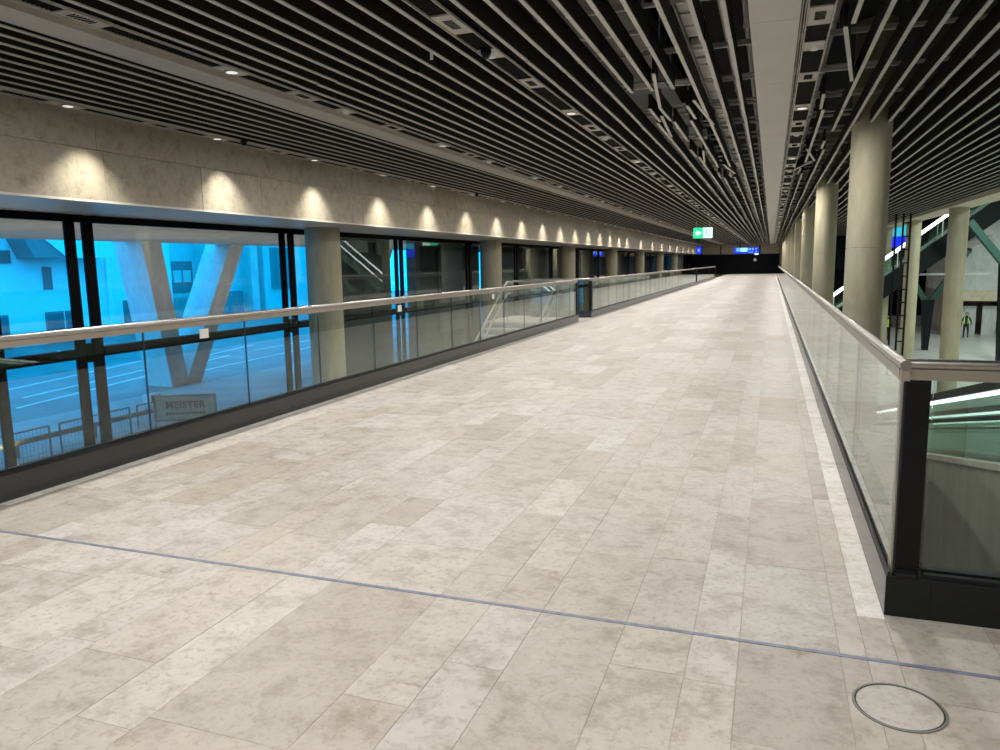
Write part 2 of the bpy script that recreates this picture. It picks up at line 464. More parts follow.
for k in range(-3, 16):
    ya = MY0 + BAY * k
    if ya < 92:
        facade_bay(nb, ya, ya + BAY); nb += 1
        if k == -1:
            MB().box(XG - 0.005, XG + 0.03, 7.90, 8.05, LOW + 0.12, ZS - 0.15).build('door_mullion', 'mullion_black', bpy.data.objects['window_%d' % nb])

# far end: black hoarding with beige boards and black posts above
for x0 in [-10.9 + 2.36 * k for k in range(5)]:
    MB().box(x0 + 0.05, x0 + 2.31, 100.7, 100.98, 2.5, H + 0.2).build('board', 'beige_board', wall_far)
    MB().box(x0 - 0.05, x0 + 0.05, 100.5, 101, 2.5, H + 0.2).build('post', 'black_metal', wall_far)
hd = thing('hoarding', 'black site hoarding closing off the far end of the walkway', 'hoarding', (-5, 100.3, 0))
for k in range(10):
    x0 = -11 + 1.19 * k
    MB().box(x0 + 0.006, x0 + 1.184, 100.2, 100.3 , 0.0, 2.45).build('hoarding_board', 'hoarding', hd)
MB().box(-11, 0.9, 100.3, 100.42, 0, 2.4).build('backing', 'hoarding', hd)
MB().lathe([(0.2, 0), (0.2, 0.02)], 0, 0, 24).build('round_notice', 'paper_white', None)
nt_o = bpy.data.objects['round_notice']; nt_o.rotation_euler = (PI/2, 0, 0); nt_o.location = (-1.98, 100.19, 1.75)
tag(nt_o, 'small round white notice on the black hoarding at the far end', 'notice')

# ------------------------------------------------------------------ glass balustrades
def railing(name, label, x_in, side, y0, y1, first=None, pitch=1.33, start_post=False, end_post=False, ret=None, group=None, goff=0.045):
    """side -1: void lies to the left of the kerb, +1: to the right. x_in is the kerb face on the walkway"""
    t = thing(name, label, 'railing', (x_in, (y0 + y1) / 2, 0), group)
    s = side
    xa, xb = sorted((x_in, x_in + s * FW_T))
    gx = x_in + s * goff
    MB().box(xa, xb, y0, y1, -0.45, 0.185).build('kerb', 'kerb_paint', t, bevel=0.004)
    for a, b in ((x_in + s * 0.005, gx - s * 0.013), (gx + s * 0.014, x_in + s * 0.12)):
        p, q = sorted((a, b))
        MB().box(p, q, y0, y1, 0.185, 0.205).build('clamp_channel', 'anthracite', t)
    ys = y0 + (0.12 if start_post else 0.02); ye = y1 - (0.12 if end_post else 0.01)
    cuts = [ys]; nx = (first if first else ys + pitch)
    while nx < ye - 0.4: cuts.append(nx); nx += pitch
    cuts.append(ye)
    for a, b in zip(cuts, cuts[1:]):
        MB().box(gx - 0.009, gx + 0.009, a + 0.006, b - 0.006, 0.17, 1.105).build('glass_panel', 'glass_rail', t)
    for c in cuts[1:-1]:
        MB().box(gx - 0.007, gx + 0.007, c - 0.005, c + 0.005, 0.19, 1.10).build('joint_seal', 'seal', t)
    MB().box(gx - 0.017, gx + 0.017, y0, y1, 1.075, 1.122).build('rail_profile', 'rail_profile', t)
    MB().tube([(gx, y0, 1.143), (gx, y1, 1.143)], 0.024, 14).build('handrail', 'steel', t, smooth=True)
    for f, yy in ((start_post, y0), (end_post, y1 - 0.11)):
        if f:
            MB().box(gx - 0.03, gx + 0.055, yy, yy + 0.11, 0.185, 1.09).build('post', 'black_metal', t)
    return t, gx

rl1, gxl = railing('glass_railing', 'near glass railing on dark kerb along the left edge, up to the stair gap', KL, -1, -5.0, 20.4, first=-0.34 - 1.33, end_post=False)
MB().box(gxl - 0.06, gxl + 0.03, 20.3, 20.4, 0.185, 1.09).build('end_post', 'black_metal', rl1)
for sx, syy in ((0, 5.71), (0, 9.73), (0, 13.65)):
    MB().box(gxl + 0.0095, gxl + 0.0115, syy - 0.06, syy + 0.06, 0.955, 1.045).build('sticker', 'paper_white', rl1)
rl2, _ = railing('glass_railing', 'middle glass railing on the left between the stair gap and a black post', KL, -1, 22.0, 56.0, start_post=True, end_post=True)
rl3, _ = railing('glass_railing', 'farthest short glass railing on the left, beyond the black post', KL, -1, 56.2, 75.0, end_post=True)
# return of the middle railing across the stair landing side
MB().box(KL - 1.9, KL - FW_T, 22.0, 22.0 + FW_T, -0.45, 0.185).build('return_kerb', 'kerb_paint', rl2)
MB().box(KL - 1.9, KL - 0.2, 22.08, 22.1, 0.17, 1.105).build('return_glass', 'glass_rail', rl2)
MB().tube([(KL - 1.9, 22.09, 1.14), (KL - 0.045, 22.09, 1.14)], 0.03, 12).build('return_handrail', 'steel', rl2, smooth=True)

rr, gxr = railing('glass_railing', 'long glass railing on dark kerb along the right edge beside the round columns', KR, 1, Y_COR, 71.0, first=5.36, pitch=1.36, goff=0.028)
# the piece that turns the corner to the right
MB().box(KR + FW_T, 4.2, Y_COR, Y_COR + FW_T, -0.45, 0.185).build('front_kerb', 'anthracite', rr, bevel=0.004)
gyf = Y_COR + 0.06
MB().box(KR + 0.001, KR + FW_T, Y_COR - 0.002, Y_COR + 0.02, -0.01, 0.184).build('kerb_end_plate', 'anthracite', rr)
for a, b in ((0.015, 0.045), (0.075, 0.15)):
    MB().box(KR + 0.15, 4.2, Y_COR + a, Y_COR + b, 0.185, 0.205).build('clamp_channel', 'anthracite', rr)
MB().box(gxr + 0.002, gxr + 0.108, Y_COR + 0.045, Y_COR + 0.095, 0.185, 1.085).build('corner_post', 'black_metal', rr)
MB().box(gxr - 0.010, gxr + 0.001, Y_COR + 0.045, Y_COR + 0.095, 0.185, 1.085).build('post_edge', 'steel', rr)
for a, b in ((gxr + 0.120, 2.05), (2.062, 3.4)):
    MB().box(a, b, gyf - 0.009, gyf + 0.009, 0.17, 1.105).build('front_glass_panel', 'glass_rail', rr)
MB().box(gxr - 0.02, 4.2, gyf - 0.017, gyf + 0.017, 1.075, 1.122).build('front_rail_profile', 'rail_profile', rr)
MB().tube([(gxr, gyf, 1.143), (4.2, gyf, 1.143)], 0.024, 14).build('front_handrail', 'steel', rr, smooth=True)

# ------------------------------------------------------------------ stair behind the left railing
st = thing('staircase', 'stone stair going down behind the left glass railing', 'stairs', (-6.3, 16, LOW))
NST = 24; rise = 4.0 / NST; run_ = 0.29
for k in range(NST - 1):
    zt = -rise * (k + 1); y1 = 19.9 - run_ * k
    MB().box(-7.6, -5.35, y1 - run_ - 0.02, y1, zt - 0.05, zt).build('tread', 'step_stone', st)
    MB().box(-7.58, -5.37, y1 - 0.02, y1, zt, zt + rise - 0.05).build('riser', 'concrete_grey', st)
yb = 19.9 - run_ * NST
MB().prism([(19.9, -0.3), (19.9, -0.8), (yb + 0.3, LOW), (yb, LOW)], 'x', -7.55, -5.4).build('stringer', 'concrete_grey', st)
for xr, lbl in ((-6.95, 'a'), (-5.5, 'b')):
    for dz, yt in ((1.13, 20.4), (0.80, 20.1)):
        MB().tube([(xr, yt, dz), (xr, 19.8, dz), (xr, 19.8 - 6.6, dz - 3.8)], 0.028, 10).build('stair_handrail', 'steel', st, smooth=True)
    for q in range(5):
        yy = 19.8 - 1.6 * q; zz = -rise * ((19.8 - yy) / run_)
        MB().tube([(xr, yy, zz - 0.05), (xr, yy, zz + 1.1)], 0.016, 8).build('baluster', 'steel', st, smooth=True)
MB().tube([(-6.95, 20.4, 1.13), (-5.13, 20.4, 1.13)], 0.028, 10).build('stair_top_rail', 'steel', st, smooth=True)

# ------------------------------------------------------------------ columns
def column(x, y, r, z0, z1, label, grp=None):
    t = thing('concrete_column', label, 'column', (x, y, z0), grp)
    zc = z0 + (z1 - z0) * 0.55
    MB().lathe([(r, z0), (r, zc - 0.008), (r - 0.006, zc - 0.004), (r - 0.006, zc + 0.004), (r, zc + 0.008), (r, z1)], x, y, 48).build('shaft', 'concrete_column', t, smooth=True)
    MB().box(x - 0.012, x + 0.012, y - r - 0.0015, y - r + 0.02, z0, z1).build('formwork_seam', 'concrete_column', t)
    MB().lathe([(r + 0.03, z0), (r + 0.03, z0 + 0.08)], x, y, 40).build('base_ring', 'concrete_grey', t, smooth=True)
for k in range(9):
    w = ORD[k] if k < 8 else 'farthest'
    column(1.405, 13.35 + 10 * k, 0.29, LOW, 6.5, '%s round concrete column in the row beside the right railing' % w, 'columns beside the right railing')
for k in range(7):
    column(-10.2, 15.7 + 11.55 * k, 0.415, LOW, ZS, '%s round concrete column standing before the left glazing' % (ORD[k] if k < 6 else 'farthest'), 'columns along the left glazing')
for k, (yy, l) in enumerate(((34.4, 'tall round column of the outer row in the concourse, nearer one'), (44.4, 'tall round column of the outer row in the concourse, farther one'), (54.4, 'round concourse column half hidden behind the nearest railing column'))):
    column(6.9, yy, 0.35, LOW, 3.55, l, 'outer concourse columns')

# ------------------------------------------------------------------ slatted ceiling
ceiling = struct(MB().box(XW, 6.9, -7.9, 100.8, 5.2, 5.25).build('ceiling', 'void_black'), 'suspended ceiling of dark slats with pale lower edges')
SW, SH = 0.036, 0.20
left_x = [-0.44 - 0.25 * k for k in range(33) if k not in (9, 20, 21, 22, 32)]
right_x = [0.61 + 0.25 * k for k in range(24)]
SEG = 4.08
def slat_mesh(L, name='slat'):
    mb = MB()
    mb.box(-SW/2, SW/2, 0, L, 0.012, SH, 0)
    mb.box(-SW/2 - 0.002, SW/2 + 0.002, 0, L, 0, 0.012, 1)
    return mb.mesh(name, ['slat_dark', 'slat_edge'])
SLAT = slat_mesh(SEG - 0.02); SHORT = slat_mesh(1.9); STUB = slat_mesh(1.0)
def put_slat(me, x, y, z=H, rz=0):
    o = bpy.data.objects.new('slat', me); COL.objects.link(o); o.parent = ceiling
    o.location = (x, y, z); o.rotation_euler = (0, 0, rz)
    return o
far = MB()
Y0S = 3.6; NSEG = 5
gaps = {(-1.19, 1), (-1.44, 1), (-1.69, 1), (-1.19, 3), (-1.44, 2), (0.61, 1), (-0.94, 3), (0.61, 3), (0.86, 2)}
for x in left_x + right_x:
    for sgi in range(NSEG):
        ya = Y0S + SEG * sgi
        if (round(x, 2), sgi) in gaps:
            if (round(x, 2), sgi) != (0.61, 1): put_slat(SHORT, x, ya)
            put_slat(STUB, x + random.choice((-0.06, 0.05)), ya + SEG - 1.1, H, random.uniform(-0.03, 0.03))
            continue
        put_slat(SLAT, x + random.uniform(-0.006, 0.006), ya, H + random.uniform(-0.004, 0.004))
    ya = -7.5
    far.box(x - SW/2, x + SW/2, ya, Y0S - 0.01, H + 0.012, H + SH, 0); far.box(x - SW/2, x + SW/2, ya, Y0S - 0.01, H, H + 0.012, 1)
    ya = Y0S + SEG * NSEG
    while ya < 100:
        b = min(ya + SEG, 100.4); dx = random.uniform(-0.012, 0.012)
        far.box(x - SW/2 + dx, x + SW/2 + dx, ya, b - 0.02, H + 0.012, H + SH, 0); far.box(x - SW/2 + dx, x + SW/2 + dx, ya, b - 0.02, H, H + 0.012, 1)
        ya = b
o = far.build('slat_field', ['slat_dark', 'slat_edge'], ceiling); o['kind'] = 'stuff'
# loose and skewed slats in the unfinished zone
for x, y, a in ((-1.30, 8.7, 0.10), (-1.02, 10.3, -0.06), (-1.55, 11.2, 0.05), (-1.28, 14.9, 0.07), (-1.05, 17.2, -0.08), (0.72, 17.5, 0.2), (0.55, 15.6, -0.12)):
    put_slat(SHORT, x, y, H - 0.01, a)
put_slat(slat_mesh(2.3), 0.55, 7.70, H - 0.012, -0.1125)
# smooth pale panel strip
y = -7.5
while y < 100.4:
    b = min(y + 2.45, 100.4)
    MB().box(-0.25, 0.155, y + 0.003, b - 0.003, H - 0.03, H + 0.10).build('ceiling_panel', 'panel_white', ceiling); y = b
for x0, x1 in ((0.166, 0.176), (0.192, 0.200)):
    MB().box(x0, x1, -7.5, 100.4, H - 0.005, H + 0.08).build('edge_strip', 'panel_beige', ceiling)
# brushed metal band on the left
y = -7.5
while y < 100.4:
    b = min(y + 3.2, 100.4)
    MB().box(-5.97, -5.62, y + 0.002, b - 0.002, H - 0.035, H + 0.12).build('metal_band', 'band_metal', ceiling); y = b
# cross carriers above the slats
for k in range(60):
    yy = 4.0 + 1.6 * k
    MB().box(-8.7, 6.6, yy, yy + 0.035, H + SH + 0.02, H + SH + 0.06).build('carrier_rail', 'galvanised', ceiling)
    if k < 22:
        MB().box(-1.5, 1.3, yy + 0.5, yy + 0.53, H + SH + 0.18, H + SH + 0.21).build('carrier_rail', 'galvanised', ceiling)

# service channels with grilles, covers and downlights
def lamp_area(x, y, z, w, size=0.16, col=(1.0, 0.965, 0.91)):
    d = bpy.data.lights.new('downlight_lamp', 'AREA'); d.shape = 'DISK'; d.size = size; d.energy = w; d.color = col
    o = bpy.data.objects.new('downlight_lamp', d); COL.objects.link(o); o.location = (x, y, z)
    return o
def lamp_spot(x, y, z, w, ang, blend, rx=0.0, ry=0.0, col=(1.0, 0.94, 0.82), r=0.03):
    d = bpy.data.lights.new('washer_or_added_lamp', 'SPOT'); d.energy = w; d.spot_size = ang; d.spot_blend = blend; d.color = col; d.shadow_soft_size = r
    o = bpy.data.objects.new('washer_or_added_lamp', d); COL.objects.link(o); o.location = (x, y, z); o.rotation_euler = (rx, ry, 0)
    return o
def service(name, label, xc, w, y0, y1, pat, zc=H, lamps=None):
    t = thing(name, label, 'ceiling channel', (xc, (y0 + y1) / 2, zc))
    for s in (-1, 1):
        MB().box(xc + s*(w/2) - 0.006, xc + s*(w/2) + 0.006, y0, y1, zc - 0.003, zc + 0.02).build('edge_rail', 'panel_beige', t)
    MB().box(xc - w/2, xc + w/2, y0, y1, zc + 0.10, zc + 0.12).build('backing', 'void_black', t)
    y = y0; i = 0; covers = 0
    far_g, far_p = MB(), MB()
    while y < y1 - 0.1:
        kind, L = pat[i % len(pat)]; i += 1
        b = min(y + L, y1)
        a0, a1 = xc - w/2 + 0.01, xc + w/2 - 0.01
        near = 2.5 < y < 36
        if kind == 'g':
            if near:
                g = MB(); q = y + 0.01
                while q < b - 0.01:
                    g.box(a0, a1, q, q + 0.022, zc + 0.015, zc + 0.05); q += 0.04
                g.build('vent_grille', 'grille', t)
            else: far_g.box(a0, a1, y, b, zc + 0.015, zc + 0.05)
        else:
            mbp = MB().box(a0, a1, y + 0.004, b - 0.004, zc + 0.008, zc + 0.03)
            if near:
                p = mbp.build('cover_panel', 'panel_beige', t)
                m = (y + b) / 2
                if kind == 'd':
                    MB().lathe([(0.075, zc - 0.006), (0.08, zc + 0.01)], xc, m, 24).build('downlight_rim', 'steel', p, smooth=True)
                    MB().lathe([(0.06, zc - 0.008), (0.06, zc + 0.01)], xc, m, 24).build('downlight_lens', 'lamp_disc', p)
                elif kind == 's':
                    for q in range(7):
                        MB().box(xc - 0.045, xc + 0.045, m - 0.13 + q*0.035, m - 0.115 + q*0.035, zc + 0.004, zc + 0.012).build('speaker_slot', 'grille', p)
                elif kind == 'n':
                    MB().lathe([(0.035, zc - 0.03), (0.05, zc - 0.01), (0.055, zc + 0.01)], xc, m, 20).build('smoke_detector', 'paper_white', p, smooth=True)
            else:
                far_p.box(a0, a1, y + 0.004, b - 0.004, zc + 0.008, zc + 0.03)
                if kind == 'd': far_p.lathe([(0.06, zc - 0.006), (0.06, zc + 0.008)], xc, (y + b)/2, 12, 1)
        y = b
    if far_g.v: far_g.build('far_grilles', 'grille', t)['kind'] = 'stuff'
    if far_p.v: far_p.build('far_covers', ['panel_beige', 'lamp_disc'], t)['kind'] = 'stuff'
    return t
PAT = [('g', 0.95), ('d', 0.40), ('g', 0.85), ('s', 0.52), ('g', 0.55), ('n', 0.32), ('g', 0.95), ('s', 0.45), ('g', 0.451)]
PER = sum(l for _, l in PAT)
service('service_channel', 'narrow ceiling channel of dark grilles and beige covers right of the pale panel strip', 0.32, 0.21, -6.0, 100, PAT)
service('service_channel', 'ceiling channel of grilles and covers set among the slats over mid walkway', -2.69, 0.21, -7.0, 100, PAT)
service('service_channel', 'ceiling channel with round downlights alongside the wide metal band', -5.45, 0.20, -5.2, 100, PAT)
wsh = service('service_channel', 'ceiling channel of wall-washing downlights along the top of the stone wall', -8.40, 0.20, -6.0, 100, [('g', 1.0), ('s', 0.6), ('g', 0.62), ('d', 0.5)])
n = 0
for xc in (-5.45, -2.69, 0.32):
    k = 0; y = -4.5 if xc != -2.69 else -2.0
    while y < 98:
        o = lamp_area(xc, y, H - 0.05, LAMP_W * (1.5 if xc < -5 else 1.0)); k += 1
        y += 5.44
washers = [5.15 + 2.72 * k for k in range(17)] + [54.1 + 5.44 * k for k in range(8)] + [2.43, -0.29]
for y in washers:
    lamp_spot(-8.38, y, H - 0.02, WASH_W, math.radians(96), 1.0, 0.0, 0.0)

# ducts, cable tray and fittings in the open ceiling
ct = thing('cable_tray', 'steel tray carrying pale insulated blocks above the open slats', 'cable tray', (-0.81, 30, H + 0.45))
for s in (-0.11, 0.11):
    MB().box(-0.81 + s - 0.008, -0.81 + s + 0.008, 4, 70, H + 0.23, H + 0.29).build('tray_rail', 'galvanised', ct)
y = 4.5
while y < 48:
    L = random.choice((0.35, 0.5, 0.7, 0.25))
    MB().box(-0.90, -0.72, y, y + L, H + 0.25, H + 0.25 + random.uniform(0.05, 0.12)).build('insulation_block', 'insulation', ct)
    y += L + random.choice((0.06, 0.1, 0.3))
dt = thing('air_duct', 'dark rectangular air duct above the slats over mid walkway', 'duct', (-1.9, 40, H + 0.7))
MB().box(-2.3, -1.5, 2, 96, H + 0.55, H + 1.0).build('duct_body', 'duct', dt)
for k in range(20):
    MB().box(-2.33, -1.47, 4 + 2.5 * k, 4.04 + 2.5 * k, H + 0.52, H + 1.03).build('flange', 'galvanised', dt)
for x, z, r, lb in ((-0.55, H + 0.36, 0.02, 'thin steel conduit above the open slats left of the pale panel strip'), (0.55, H + 0.5, 0.035, 'steel sprinkler pipe above the slats right of the pale panel strip'), (-0.35, H + 0.55, 0.03, 'steel pipe close beside the pale ceiling panel strip')):
    t = thing('ceiling_pipe', lb, 'pipe', (x, 40, z), 'pipes in the open ceiling')
    MB().tube([(x, 3.5, z), (x, 96, z)], r, 8).build('pipe', 'galvanised', t, smooth=True)
    for k in range(16):
        MB().box(x - r - 0.01, x + r + 0.01, 4.4 + 2.4*k, 4.43 + 2.4*k, z - r - 0.01, z + r + 0.2).build('clamp', 'galvanised', t)
for k, (x, y) in enumerate(((-1.35, 9.3), (-1.2, 13.5))):
    t = thing('junction_box', 'grey junction box hanging in the open ceiling, %s one' % ('nearer' if k == 0 else 'farther'), 'junction box', (x, y, H + 0.05))
    MB().box(x - 0.08, x + 0.08, y, y + 0.3, H + 0.04, H + 0.16).build('body', 'galvanised', t)
    MB().tube([(x, y + 0.15, H + 0.15), (x, y + 0.15, H + 1.4)], 0.01, 6).build('hanger', 'galvanised', t)
    MB().box(x - 0.09, x + 0.09, y - 0.01, y + 0.31, H + 0.03, H + 0.045).build('lid', 'duct', t)
for k, (x, y, lb) in enumerate(((-2.69, 7.15, 'black dome camera under the grille channel over mid walkway'), (-8.15, 10.4, 'black dome camera close to the stone wall, nearer one'), (-8.15, 20.7, 'black dome camera close to the stone wall, farther one'))):
    t = thing('dome_camera', lb, 'camera', (x, y, H))
    MB().lathe([(0.05, H - 0.035), (0.055, H - 0.015), (0.055, H + 0.006)], x, y, 24).build('housing', 'black_metal', t, smooth=True)
    MB().lathe([(0.01, H - 0.08), (0.028, H - 0.07), (0.04, H - 0.05), (0.042, H - 0.035)], x, y, 24).build('dome', 'black_metal', t, smooth=True)
tg = thing('ceiling_tag', 'small white tag hanging from a slat over the walkway', 'tag', (-3.2, 7.0, H))
MB().box(-3.215, -3.185, 6.99, 7.0, H - 0.07, H + 0.01).build('plate', 'paper_white', tg)
MB().box(-3.203, -3.197, 6.995, 7.0, H, H + 0.05).build('clip', 'galvanised', tg)
# beam closing the ceiling on the right
struct(MB().box(6.45, 7.4, -7.9, 100.8, 3.55, 5.3).build('trim_2', 'beige_board'), 'pale beam along the right edge of the slatted ceiling')

# ------------------------------------------------------------------ hanging signs
def text_mesh(txt, size, depth, mat, name, parent, loc, rot):
    cu = bpy.data.curves.new(name, 'FONT'); cu.body = txt; cu.size = size; cu.extrude = depth; cu.align_x = 'CENTER'; cu.align_y = 'CENTER'; cu.resolution_u = 3
    cu.offset = size * 0.03; cu.space_character = 1.05
    tmp = bpy.data.objects.new('tmp', cu); COL.objects.link(tmp)
    bpy.context.view_layer.update()
    me = bpy.data.meshes.new_from_object(tmp.evaluated_get(bpy.context.evaluated_depsgraph_get()))
    bpy.data.objects.remove(tmp)
    me.materials.clear(); me.materials.append(M[mat])
    o = bpy.data.objects.new(name, me); COL.objects.link(o)
    o.matrix_world = Matrix.Translation(loc) @ rot
    if parent is not None:
        o.parent = parent; o.matrix_parent_inverse = Matrix.Translation(parent.location).inverted()
    return o
ex = thing('exit_sign', 'lit green and white emergency exit sign hanging from the slats', 'exit sign', (-3.35, 39.9, 3.05))
ex0, ez0 = -3.83, 2.79
MB().box(ex0, ex0 + 0.96, 39.9, 39.98, ez0, ez0 + 0.54).build('housing', 'galvanised', ex)
MB().box(ex0 + 0.015, ex0 + 0.49, 39.885, 39.9, ez0 + 0.015, ez0 + 0.525).build('green_field', 'exit_green', ex)
MB().box(ex0 + 0.49, ex0 + 0.945, 39.885, 39.9, ez0 + 0.015, ez0 + 0.525).build('white_field', 'exit_white', ex)
cx, cz = ex0 + 0.25, ez0 + 0.27
MB().prism([(cx - 0.16, cz), (cx, cz + 0.15), (cx, cz + 0.06), (cx + 0.15, cz + 0.06), (cx + 0.15, cz - 0.06), (cx, cz - 0.06), (cx, cz - 0.15)], 'y', 39.875, 39.885).build('arrow', 'exit_white', ex)
dx = ex0 + 0.80
MB().box(dx, dx + 0.03, 39.877, 39.885, ez0 + 0.06, ez0 + 0.48).build('door_bar', 'exit_green', ex)
mx_ = ex0 + 0.63
rm = MB().bar((mx_, 39.88, ez0 + 0.22), (mx_ + 0.04, 39.88, ez0 + 0.37), 0.05, 0.008, 0, (0, 1, 0))
rm.bar((mx_, 39.88, ez0 + 0.24), (mx_ + 0.09, 39.88, ez0 + 0.17), 0.03, 0.008, 0, (0, 1, 0)).bar((mx_ + 0.09, 39.88, ez0 + 0.17), (mx_ + 0.06, 39.88, ez0 + 0.07), 0.03, 0.008, 0, (0, 1, 0))
rm.bar((mx_, 39.88, ez0 + 0.24), (mx_ - 0.09, 39.88, ez0 + 0.12), 0.03, 0.008, 0, (0, 1, 0)).bar((mx_ + 0.03, 39.88, ez0 + 0.34), (mx_ + 0.11, 39.88, ez0 + 0.29), 0.025, 0.008, 0, (0, 1, 0)).bar((mx_ + 0.03, 39.88, ez0 + 0.35), (mx_ - 0.07, 39.88, ez0 + 0.32), 0.025, 0.008, 0, (0, 1, 0))
rm.prism([(mx_ + 0.06 + 0.035*math.cos(a*PI/5), ez0 + 0.42 + 0.035*math.sin(a*PI/5)) for a in range(10)], 'y', 39.876, 39.884)
rm.build('running_figure', 'exit_green', ex)
for s in (0.15, 0.8):
    MB().tube([(ex0 + s, 39.94, ez0 + 0.53), (ex0 + s, 39.94, H + 0.2)], 0.012, 6).build('hanger_rod', 'galvanised', ex)

bs = thing('information_sign', 'wide lit blue information sign hanging at the far end of the walkway', 'sign', (-2.58, 85, 2.7))
MB().box(-3.86, -1.30, 85.02, 85.2, 2.40, 3.04).build('housing', 'dark_steel', bs)
MB().box(-3.84, -1.32, 85.0, 85.02, 2.42, 3.02).build('blue_face', 'sign_blue', bs)
MB().box(-3.65, -3.2, 84.99, 85.0, 2.62, 3.0).build('light_field', 'sign_lightblue', bs)
MB().box(-3.18, -2.48, 84.99, 85.0, 2.60, 3.0).build('cyan_field', 'sign_cyan', bs)
for x0, x1, z0, z1 in ((-2.4, -2.1, 2.75, 2.95), (-2.0, -1.85, 2.72, 2.98), (-2.4, -1.9, 2.5, 2.58), (-1.7, -1.5, 2.82, 2.96), (-1.65, -1.5, 2.55, 2.66)):
    MB().box(x0, x1, 84.99, 85.0, z0, z1).build('pictogram', 'sign_lightblue', bs)
for x in (-3.5, -1.6):
    MB().tube([(x, 85.1, 3.03), (x, 85.1, H + 0.2)], 0.02, 6).build('hanger_rod', 'dark_steel', bs)
gs = thing('small_exit_light', 'small pale lit sign below the wide blue information sign', 'sign', (-1.5, 86.2, 2.3))
MB().box(-1.78, -1.36, 86.2, 86.26, 2.26, 2.44).build('housing', 'galvanised', gs)
MB().box(-1.76, -1.38, 86.185, 86.2, 2.275, 2.425).build('face', 'exit_white', gs)
MB().tube([(-1.37, 86.23, 2.44), (-1.37, 86.23, 5.2)], 0.012, 6).build('hanger_rod', 'galvanised', gs)
b2 = thing('information_sign', 'small lit blue sign hanging by the far left stone wall', 'sign', (-6.2, 70, 2.65))
MB().box(-6.42, -5.98, 70.02, 70.15, 2.3, 2.96).build('housing', 'dark_steel', b2)
MB().box(-6.40, -6.0, 70.0, 70.02, 2.32, 2.94).build('blue_face', 'sign_blue', b2)
MB().box(-6.3, -6.12, 69.99, 70.0, 2.5, 2.75).build('pictogram', 'sign_lightblue', b2)
MB().tube([(-6.2, 70.08, 3.0), (-6.2, 70.08, H + 0.2)], 0.02, 6).build('hanger_rod', 'dark_steel', b2)

# ------------------------------------------------------------------ concourse on the right: moving walk
SL = -0.217
zb = lambda y: -1.124 + SL * (y - 11.4)
Y_T = 6.2; Y_B = 11.4 + (LOW + 1.124) / SL
tv = thing('moving_walkway', 'sloping moving walkway with glass sides and lit handrail beside the right railing', 'moving walkway', (2.6, 14, LOW))
for xa, xb, nm in ((1.98, 2.14, 'near'), (3.3, 3.46, 'far')):
    MB().prism([(Y_COR + 0.4, LOW), (Y_B, LOW), (Y_B, zb(Y_B) + 0.02), (Y_T, zb(Y_T)), (Y_COR + 0.4, zb(Y_T))], 'x', xa, xb).build('side_wall', 'concrete_grey', tv)
    xm = (xa + xb) / 2
    MB().bar((xm, Y_T, zb(Y_T) + 0.03), (xm, Y_B, zb(Y_B) + 0.05), 0.20, 0.06, 0).build('deck_strip', 'panel_beige', tv)
    q = Y_T
    while q < Y_B - 0.2:
        e = min(q + 1.5, Y_B)
        MB().prism([(q + 0.01, zb(q) + 0.05), (e - 0.01, zb(e) + 0.05), (e - 0.01, zb(e) + 0.74), (q + 0.01, zb(q) + 0.74)], 'x', xm - 0.006, xm + 0.006).build('glass_side', 'glass_green', tv)
        q = e
    MB().bar((xm, Y_T - 0.4, zb(Y_T) + 0.90), (xm, Y_B, zb(Y_B) + 0.82), 0.09, 0.09).build('moving_handrail', 'black_metal', tv)
    MB().bar((xm, Y_T, zb(Y_T) + 0.745), (xm, Y_B, zb(Y_B) + 0.745), 0.05, 0.035).build('led_strip', 'led_cool', tv)
    MB().bar((xm, Y_T, zb(Y_T) + 0.50), (xm, Y_B, zb(Y_B) + 0.50), 0.03, 0.04).build('mid_rail', 'dark_steel', tv)
MB().prism([(Y_T, zb(Y_T) - 0.12), (Y_B, LOW), (Y_B, LOW + 0.02), (Y_T, zb(Y_T) - 0.02)], 'x', 2.16, 3.28).build('pallet_belt', 'dark_steel', tv)
MB().box(2.16, 3.28, Y_COR + 0.4, Y_T, -0.1, -0.01).build('landing_plate', 'galvanised', tv)

# upper escalator crossing the hall
es = thing('escalator', 'escalator rising through the concourse with green glass sides and a bright handrail', 'escalator', (8, 50, 0))
def L(x): return 1.82 + (x - 6.6) * 0.79
for yy in (49.2, 50.6):
    MB().bar((3.2, yy, L(3.2)), (13.5, yy, L(13.5)), 0.08, 0.08).build('led_handrail', 'led_cool', es)
    MB().prism([(3.2, L(3.2) - 0.05), (13.5, L(13.5) - 0.05), (13.5, L(13.5) - 1.0), (3.2, L(3.2) - 1.0)], 'y', yy - 0.01, yy + 0.01).build('glass_side', 'glass_green', es)
    for k in range(9):
        x = 3.6 + 1.1 * k
        MB().bar((x, yy, L(x) - 1.0), (x, yy, L(x)), 0.05, 0.05).build('upright', 'paper_white', es)
MB().prism([(2.5, L(2.5) - 1.0), (13.5, L(13.5) - 1.0), (13.5, L(13.5) - 2.3), (2.5, L(2.5) - 2.3)], 'y', 49.1, 50.7).build('truss_cladding', 'dark_steel', es)
MB().prism([(2.5, L(2.5) - 1.02), (13.5, L(13.5) - 1.02), (13.5, L(13.5) - 0.9), (2.5, L(2.5) - 0.9)], 'y', 49.3, 50.5).build('step_band', 'galvanised', es)

